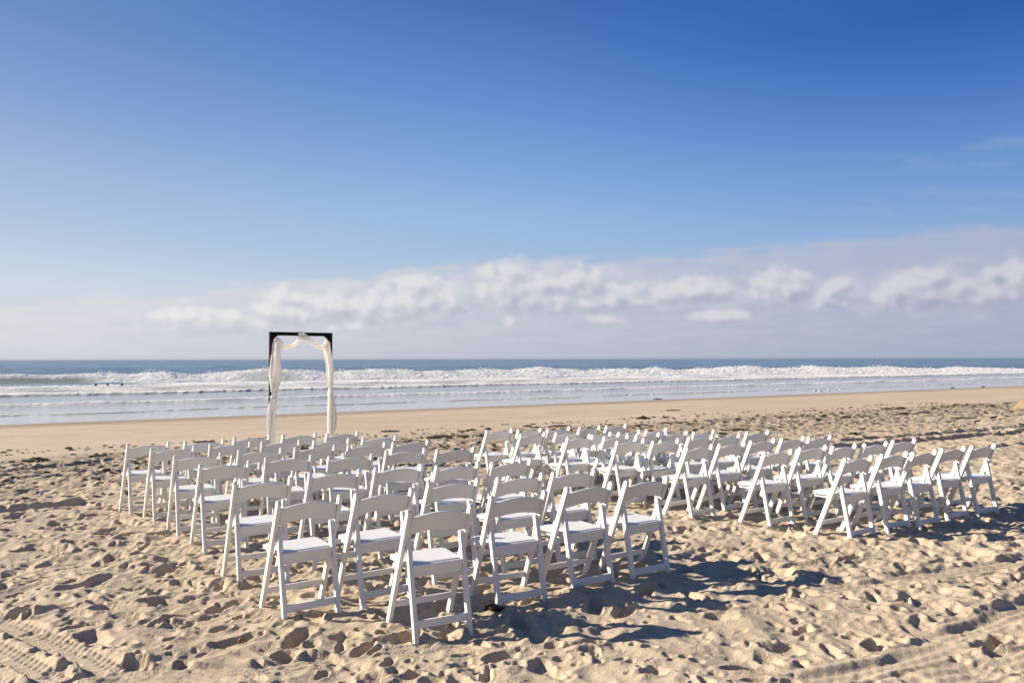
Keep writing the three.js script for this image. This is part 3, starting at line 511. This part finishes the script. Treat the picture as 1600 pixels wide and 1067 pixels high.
// ---------------------------------------------------------------- kelp
M.kelp = new THREE.MeshStandardMaterial({ color: 0xffffff, vertexColors: true, roughness: 0.7 });
function kelpHeap(seed, w, d, h) {                                   // ribbons and stalks piled in a heap, w along x, d along z
  const r = rng(seed), pos = [], col = [], idx = [];
  const n = 60 + (w * 50 | 0);
  for (let k = 0; k < n; k++) {
    const a = r() * 6.283, q = Math.sqrt(r()), cx = Math.cos(a) * q * w * 0.42, cz = Math.sin(a) * q * d * 0.42, top = h * (1 - q * q) * (0.55 + 0.45 * r()) * (0.7 + 0.5 * noise(cx / w * 3 + seed, cz / d * 3)), len = (0.08 + r() * 0.2) * Math.min(1, w + 0.3), th = (r() - 0.5) * 1.6 + (r() < 0.3 ? 1.5 : 0), wid = 0.008 + r() * 0.03, tone = 0.4 + r() * 0.9, m = 5;
    for (let i = 0; i <= m; i++) {
      const u = i / m - 0.5, bx = cx + Math.cos(th) * u * len + (r() - 0.5) * 0.02, bz = cz + Math.sin(th) * u * len + (r() - 0.5) * 0.02, e = Math.min(1, Math.hypot(bx / w, bz / d) * 2), y = top * (1 - 2.2 * u * u) * (1 - 0.4 * e) + (r() - 0.3) * 0.015 + 0.008, ww = wid * (1 - 1.6 * u * u);
      const b = pos.length / 3;
      for (const [o, yy] of [[-1, 0], [0, 0.012], [1, 0], [0, -0.012]]) { pos.push(bx - Math.sin(th) * ww * o, y + yy, bz + Math.cos(th) * ww * o); col.push(0.060 * tone, 0.038 * tone, 0.018 * tone); }
      if (i) for (let j = 0; j < 4; j++) { const p0 = b - 4 + j, p1 = b - 4 + (j + 1) % 4, p2 = b + j, p3 = b + (j + 1) % 4; idx.push(p0, p1, p2, p1, p3, p2); }
    }
  }
  const core = new THREE.SphereGeometry(0.5, 20, 10), p = core.attributes.position;   // the packed middle
  const b = pos.length / 3;
  for (let i = 0; i < p.count; i++) { const x = p.getX(i), y = Math.max(-0.1, p.getY(i)), z = p.getZ(i), k = 1 + 0.5 * noise(x * 4 + seed, z * 4 + y * 3); pos.push(x * w * 0.8 * k, y * h * 1.25 * k, z * d * 0.8 * k); col.push(0.030, 0.019, 0.010); }
  for (const i of core.index.array) idx.push(b + i);
  const g = new THREE.BufferGeometry(); g.setAttribute('position', new THREE.Float32BufferAttribute(pos, 3)); g.setAttribute('color', new THREE.Float32BufferAttribute(col, 3)); g.setIndex(idx); g.computeVertexNormals(); return g;
}
const KELP = [                                                       // left, right, top and bottom of each heap in the photograph, and which one it is
  [993, 1016, 648, 655, 'rounded brown mound of kelp alone on the smooth sand below the waterline', 1],
  [1021, 1034, 621, 624, 'flat dark kelp patch lying in the shallow wet edge of the sea', 0.6, SEA],
  [30, 72, 713, 721, 'long black kelp heap at the far left edge of the beach', 1],
  [141, 159, 708, 714, 'small dark kelp heap between left kelp heap and leftmost front chair', 1],
  [1131, 1178, 667, 674, 'longest low kelp bank on smooth sand behind the right chair block', 1],
  [1117, 1141, 675, 680, 'dark kelp heap just in front of the long low kelp bank', 1],
  [819, 829, 663.5, 667, 'small kelp lump on sand above the second front chair, right block', 1],
  [830, 846, 665.5, 669, 'flat kelp scrap beside a small lump behind the third front chair', 0.7],
  [862, 892, 664, 666.5, 'thin kelp strand lying behind the fourth front chair, right block', 0.6],
  [932, 948, 664, 667.5, 'kelp scrap left of the last front chair, right block', 0.7],
  [890, 905, 672, 676.5, 'dark kelp patch seen between third and fourth front chairs, right block', 0.7],
  [1397, 1421, 634, 639.5, 'peaked black kelp heap, upper of two on the right beach', 1],
  [1378, 1398, 637.5, 639.5, 'thin kelp tail left of the peaked black kelp heap', 0.5],
  [1402, 1429, 644, 648, 'black kelp heap just below the peaked one on the right beach', 1],
  [1310, 1336, 647, 652, 'wide black kelp heap left of the peaked one on the right beach', 1],
  [1346, 1361, 648, 651, 'small kelp lump right of the wide black kelp heap', 1],
  [1270, 1282, 652.5, 655.5, 'small dark kelp lump left of the wide black kelp heap', 1],
  [1282, 1292, 650, 652.5, 'tiny kelp scrap between small lump and wide black kelp heap', 0.7],
  [1432, 1459, 640, 645.5, 'ragged kelp heap right of the peaked black kelp heap', 0.8],
  [1455, 1466, 635.5, 638.5, 'small kelp lump above the ragged heap on the right beach', 1],
  [1322, 1346, 674, 680.5, 'dark kelp heap on rough sand behind the right block, sixth row', 1],
  [1366, 1385, 672, 675.5, 'low kelp scrap right of dark heap on rough sand, right', 0.7],
  [1211, 1224, 671.5, 675, 'small kelp lump right of the last fourth row chair, right block', 1],
  [666, 711, 677, 684.5, 'broad black kelp heap on rough sand between the two chair blocks', 0.8],
  [716, 731, 679, 683, 'kelp heap right of broad black heap between chair blocks', 0.8],
  [745, 761, 677, 682.5, 'kelp heap touching left side of the first front chair, right block', 0.8],
  [731, 743, 669.5, 672.5, 'thin kelp scrap beyond the gap between the chair blocks', 0.7],
  [759, 766, 668, 671.5, 'small round kelp lump directly above the first front chair, right block', 1.3],
  [597, 623, 672, 675, 'long thin kelp strand on sand behind the left block, right end', 0.7],
  [301, 331, 688.5, 692, 'long thin kelp strand behind the second front chair, left block', 0.8],
  [1486, 1492, 604, 606.5, 'dark kelp scrap at water edge, left of two far right', 0.8, SEA],
  [1533, 1540, 602.5, 605, 'dark kelp scrap at water edge, right of two far right', 0.8, SEA],
  [1569, 1582, 628.5, 631, 'thin dark kelp strand left of the pointed sand mound', 0.8],
  [1490, 1526, 652, 654.5, 'long thin kelp strand on sand at far right', 0.5],
  [1042, 1063, 639.5, 642, 'thin brown kelp strand beyond the rounded brown mound', 0.5],
  [1075, 1090, 661.5, 664, 'small kelp scrap on sand left of the long low bank', 0.6],
  [1111, 1121, 658, 660.5, 'tiny dark kelp scrap above the long low bank', 0.8],
  [1036, 1044, 651, 653, 'tiny dark kelp scrap right of the rounded brown mound', 0.8],
];
KELP.forEach(([x0, x1, y0, y1, label, k, level], i) => {
  const cx = (x0 + x1) / 2; let [gx, gz] = ground(cx, y1 - 0.4, level ?? 0);
  for (let n = 0; n < 4 && level === undefined; n++) { const h = heightNear(gx, gz); [gx, gz] = ground(cx, y1 - 0.4, h); }
  const d = -gz, w = (x1 - x0) / FOCAL * d * 1.02, h = Math.max(0.03, (y1 - y0) / FOCAL * d * 0.9 * k), dep = clamp(w * 0.55, 0.12, 0.45);
  const m = new THREE.Mesh(kelpHeap(100 + i * 13, w, dep, h), M.kelp); m.name = numbered('kelp_heap'); m.castShadow = m.receiveShadow = true;
  m.position.set(gx, (level ?? heightNear(gx, gz)) - 0.005, gz - dep * 0.3); tag(m, label, 'kelp', 'kelp washed up on the beach'); scene.add(m);
});
{ // torn bits of kelp too many to count, strewn along the wrack line
  const r = rng(77), bits = [], m4 = new THREE.Matrix4(), q = new THREE.Quaternion(), g = kelpHeap(3, 0.10, 0.05, 0.02);
  for (let k = 0; k < 16000 && bits.length < 4200; k++) {
    const t = -14 + r() * 46, s = r() < 0.75 ? 16.4 - Math.pow(r(), 1.6) * 6 + (r() - 0.5) : 16 + r() * 3.2, [x, z] = XZ(s, t);
    if (noise(t * 0.5 + 9, s * 0.9) + 0.1 + (r() - 0.5) * 0.5 < 0) continue;
    const c = 0.26 + r() * r() * r() * 0.95; q.setFromEuler(new THREE.Euler(0, -0.55 + (r() - 0.5) * 1.6, 0));
    bits.push(m4.clone().compose(new THREE.Vector3(x, sandHeight(x, z), z), q, new THREE.Vector3(c, c, c)));
  }
  const im = new THREE.InstancedMesh(g, M.kelp, bits.length); bits.forEach((b, i) => im.setMatrixAt(i, b)); im.name = 'kelp_debris'; im.userData.kind = 'stuff'; tag(im, 'small torn bits of dark kelp strewn along the wrack line', 'kelp debris'); im.castShadow = im.receiveShadow = true; scene.add(im);
}

// ---------------------------------------------------------------- small things
M.sandMound = new THREE.MeshStandardMaterial({ color: rgb(0.30, 0.225, 0.14), roughness: 0.96, bumpMap: sandGrain, bumpScale: 0.01 });
{ // a pointed heap of dug sand at the right edge
  const [x, z] = ground(1599, 638), pos = [], idx = [], nr = 26, na = 56;
  for (let i = 0; i <= nr; i++) for (let k = 0; k < na; k++) {
    const u = i / nr, a = k / na * 6.2832, lean = Math.cos(a), r = u * (0.43 + 0.12 * noise(Math.cos(a) * 1.3 + 4, Math.sin(a) * 1.3)) * (lean > 0 ? 1 - 0.42 * lean : 1), h = 0.40 * Math.pow(1 - u, lean > 0.2 ? 0.8 : 1.15) + 0.035 * noise(Math.cos(a) * r * 9, Math.sin(a) * r * 9 + 3) * (0.3 + u) + 0.02 * noise(Math.cos(a) * r * 26, Math.sin(a) * r * 26) - 0.05;
    pos.push(Math.cos(a) * r, h, Math.sin(a) * r);
  }
  for (let i = 0; i < nr; i++) for (let k = 0; k < na; k++) { const a = i * na + k, b = i * na + (k + 1) % na; idx.push(a, b, a + na, b, b + na, a + na); }
  const g = new THREE.BufferGeometry(); g.setAttribute('position', new THREE.Float32BufferAttribute(pos, 3)); g.setAttribute('uv', new THREE.Float32BufferAttribute(pos.flatMap((v, i) => i % 3 === 2 ? [] : [v]).slice(0, pos.length / 3 * 2), 2)); g.setIndex(idx); g.computeVertexNormals();
  const m = new THREE.Mesh(g, M.sandMound); m.name = 'sand_mound'; m.position.set(x, heightNear(x, z), z); m.castShadow = m.receiveShadow = true; tag(m, 'pointed mound of sand standing at the far right edge of the beach', 'sand mound'); scene.add(m);
}
M.wood = new THREE.MeshStandardMaterial({ color: rgb(0.30, 0.19, 0.08), roughness: 0.8, bumpMap: sandGrain, bumpScale: 0.002 });
function stick(name, label, px, py, len, rad, yaw, rise) {
  const [x, z] = ground(px, py), h = heightNear(x, z), g = new THREE.CylinderGeometry(rad * 0.7, rad, len, 9, 6), p = g.attributes.position;
  for (let i = 0; i < p.count; i++) { const y = p.getY(i), k = 1 + 0.35 * noise(y * 30 + px, p.getX(i) * 60 + p.getZ(i) * 40); p.setXYZ(i, p.getX(i) * k + noise(y * 9, 4) * rad, y, p.getZ(i) * k); }
  g.computeVertexNormals(); const m = new THREE.Mesh(g, M.wood); m.name = numbered(name); m.rotation.set(0, yaw, Math.PI / 2 - rise, 'YXZ'); m.position.set(x, h + 0.02 + Math.sin(rise) * len * 0.3, z); m.castShadow = m.receiveShadow = true; scene.add(m); return tag(m, label, 'driftwood');
}
stick('driftwood_piece', 'short brown stub of driftwood poking from foreground sand at lower left', 381, 995, 0.055, 0.014, 0.4, 0.7);
stick('driftwood_piece', 'pale thin stick of driftwood on sand at the far right edge', 1580, 848, 0.10, 0.007, -0.5, 0.35);
{ const [x, z] = ground(771, 951), m = new THREE.Mesh(kelpHeap(901, 0.07, 0.045, 0.035), M.kelp); m.name = numbered('kelp_heap'); m.position.set(x, heightNear(x, z), z); m.castShadow = m.receiveShadow = true; tag(m, 'little curl of dark kelp on sand between nearest two back row chairs', 'kelp', 'kelp washed up on the beach'); scene.add(m); }

// bodies: tapered capsules joined by a smooth minimum and meshed on a grid
function bodyMesh(bones, cell, k = 0.03) {
  const lo = [1e9, 1e9, 1e9], hi = [-1e9, -1e9, -1e9];
  for (const [a, b, ra, rb] of bones) for (let c = 0; c < 3; c++) { lo[c] = Math.min(lo[c], a[c] - ra, b[c] - rb); hi[c] = Math.max(hi[c], a[c] + ra, b[c] + rb); }
  const size = Math.max(hi[0] - lo[0], hi[1] - lo[1], hi[2] - lo[2]) * 1.25, n = Math.min(90, Math.ceil(size / cell)), mid = lo.map((v, c) => (v + hi[c]) / 2);
  const mc = new MarchingCubes(n, M.kelp, false, false, 60000); mc.isolation = 0;
  const at = (i, c) => mid[c] + (i / n * 2 - 1) * size / 2;
  for (let z = 0; z < n; z++) for (let y = 0; y < n; y++) for (let x = 0; x < n; x++) {
    const p = [at(x, 0), at(y, 1), at(z, 2)]; let d = 1e3;
    for (const [a, b, ra, rb] of bones) {
      const ab = [b[0] - a[0], b[1] - a[1], b[2] - a[2]], ap = [p[0] - a[0], p[1] - a[1], p[2] - a[2]], L = ab[0] ** 2 + ab[1] ** 2 + ab[2] ** 2, t = L ? clamp((ab[0] * ap[0] + ab[1] * ap[1] + ab[2] * ap[2]) / L) : 0;
      const e = Math.hypot(ap[0] - ab[0] * t, ap[1] - ab[1] * t, ap[2] - ab[2] * t) - mix(ra, rb, t), h = clamp(0.5 + 0.5 * (d - e) / k); d = mix(d, e, h) - k * h * (1 - h);
    }
    mc.field[x + y * n + z * n * n] = -d;
  }
  mc.update();
  const g = new THREE.BufferGeometry(), c = mc.count, p = new Float32Array(mc.positionArray.slice(0, c * 3));
  for (let i = 0; i < c; i++) for (let a = 0; a < 3; a++) p[i * 3 + a] = mid[a] + p[i * 3 + a] * size / 2;
  g.setAttribute('position', new THREE.BufferAttribute(p, 3)); g.setAttribute('normal', new THREE.BufferAttribute(new Float32Array(mc.normalArray.slice(0, c * 3)), 3)); return g;
}
M.white = new THREE.MeshStandardMaterial({ color: rgb(0.78, 0.78, 0.77), roughness: 0.8 });
M.wing = new THREE.MeshStandardMaterial({ color: rgb(0.10, 0.105, 0.12), roughness: 0.8 });
M.beak = new THREE.MeshStandardMaterial({ color: rgb(0.55, 0.33, 0.08), roughness: 0.6 });
M.suit = new THREE.MeshStandardMaterial({ color: rgb(0.02, 0.022, 0.026), roughness: 0.5 });
M.skin = new THREE.MeshStandardMaterial({ color: rgb(0.42, 0.27, 0.19), roughness: 0.6 });
function gull() {                                                    // standing, head towards -x
  const t = base('seagull', 0, 0, 0);
  part('body', bodyMesh([[[-0.10, 0.22, 0], [0.08, 0.20, 0], 0.065, 0.055], [[0.08, 0.20, 0], [0.20, 0.19, 0], 0.05, 0.012], [[-0.11, 0.24, 0], [-0.15, 0.32, 0], 0.045, 0.034], [[-0.15, 0.33, 0], [-0.165, 0.335, 0], 0.04, 0.036]], 0.012, 0.03), M.white, t);
  for (const s of [-1, 1]) { part('wing', bodyMesh([[[-0.06, 0.245, s * 0.05], [0.12, 0.225, s * 0.045], 0.034, 0.03], [[0.12, 0.225, s * 0.045], [0.25, 0.205, s * 0.015], 0.024, 0.008]], 0.01, 0.02), M.wing, t); const g = new THREE.CylinderGeometry(0.007, 0.006, 0.2, 8); g.translate(-0.01, 0.09, s * 0.028); part('leg', g, M.beak, t); }
  const b = new THREE.ConeGeometry(0.013, 0.06, 8); b.rotateZ(Math.PI / 2); b.translate(-0.22, 0.33, 0); part('beak', b, M.beak, t);
  return t;
}
const gull0 = gull();
[[1273.5, 614, 0.2, 'first from left of four gulls standing at the water edge, right'], [1282, 614.5, -0.15, 'second from left of four gulls standing at the water edge, right'], [1295.5, 613, 0.5, 'third from left of four gulls standing at the water edge, right'], [1309, 613, 2.6, 'rightmost of four gulls standing at the water edge, right']].forEach(([px, py, a, label], i) => {
  const o = i ? gull0.clone() : gull0; if (i) { o.name = numbered('seagull'); scene.add(o); }
  const [x, z] = ground(px, py, SEA); o.position.set(x, SEA - 0.005, z); o.rotation.y = a; o.scale.setScalar(0.6); tag(o, 'white and grey seagull, ' + label, 'seagull', 'gulls standing at the water edge');
});
{ // a gull in flight low over the horizon
  const d = 260, o = tag(base('flying_seagull', (1374 - CX) / FOCAL * d, EYE + (HORIZON(1374) - 556.5) / FOCAL * d, -d, 0.5), 'lone white seagull flying just above the horizon at right', 'seagull');
  part('body', bodyMesh([[[-0.14, 0, 0], [0.08, 0, 0], 0.06, 0.05], [[0.08, 0, 0], [0.24, 0, 0], 0.045, 0.015], [[-0.14, 0.01, 0], [-0.21, 0.02, 0], 0.045, 0.04]], 0.014, 0.03), M.white, o);
  for (const s of [-1, 1]) part('wing', bodyMesh([[[-0.03, 0.03, s * 0.04], [-0.05, 0.17, s * 0.26], 0.045, 0.035], [[-0.05, 0.17, s * 0.26], [0.10, 0.20, s * 0.55], 0.035, 0.01]], 0.014, 0.02), s < 0 ? M.white : M.wing, o);
}
function swimmer(px, py, turn, lean, label) {                         // head and shoulders above the foam
  const [x, z] = ground(px, py, SEA), o = tag(base('person', x, SEA - 0.12, z, turn), label, 'person', 'people in the surf');
  part('body', bodyMesh([[[0, -0.5, 0], [0, 0.02, 0], 0.13, 0.15], [[-0.17, 0.03, 0], [0.17, 0.03, 0], 0.065, 0.065], [[0.17, 0.03, 0], [0.27, -0.22, 0.12], 0.055, 0.04], [[-0.17, 0.03, 0], [-0.27, -0.22, 0.12], 0.055, 0.04], [[0, 0.05, 0], [lean * 0.03, 0.2, 0.02], 0.06, 0.055], [[lean * 0.03, 0.24, 0.02], [lean * 0.035, 0.31, 0.02], 0.078, 0.092]], 0.018, 0.05), M.suit, o);
  const f = new THREE.SphereGeometry(0.07, 16, 12); f.scale(0.9, 1.1, 0.6); f.translate(lean * 0.035, 0.265, 0.07); part('face', f, M.skin, o);
  const n = new THREE.ConeGeometry(0.014, 0.04, 8); n.rotateX(Math.PI * 0.4); n.translate(lean * 0.035, 0.26, 0.115); part('nose', n, M.skin, o);
  const h = new THREE.SphereGeometry(0.1, 18, 12, 0, 6.283, 0, 1.7); h.translate(lean * 0.035, 0.305, 0.005); part('hair', h, M.wing, o);
  return o;
}
swimmer(148.5, 604.5, 2.6, -1, 'dark figure low in the surf, leftmost of three by the breaker');
swimmer(167, 604, 0.4, 1, 'dark figure upright in the surf, middle of three by the breaker');
swimmer(189.5, 604, 1.5, 0.5, 'dark figure low in the surf, rightmost of three by the breaker');

shade(scene);
renderer.render(scene, camera);
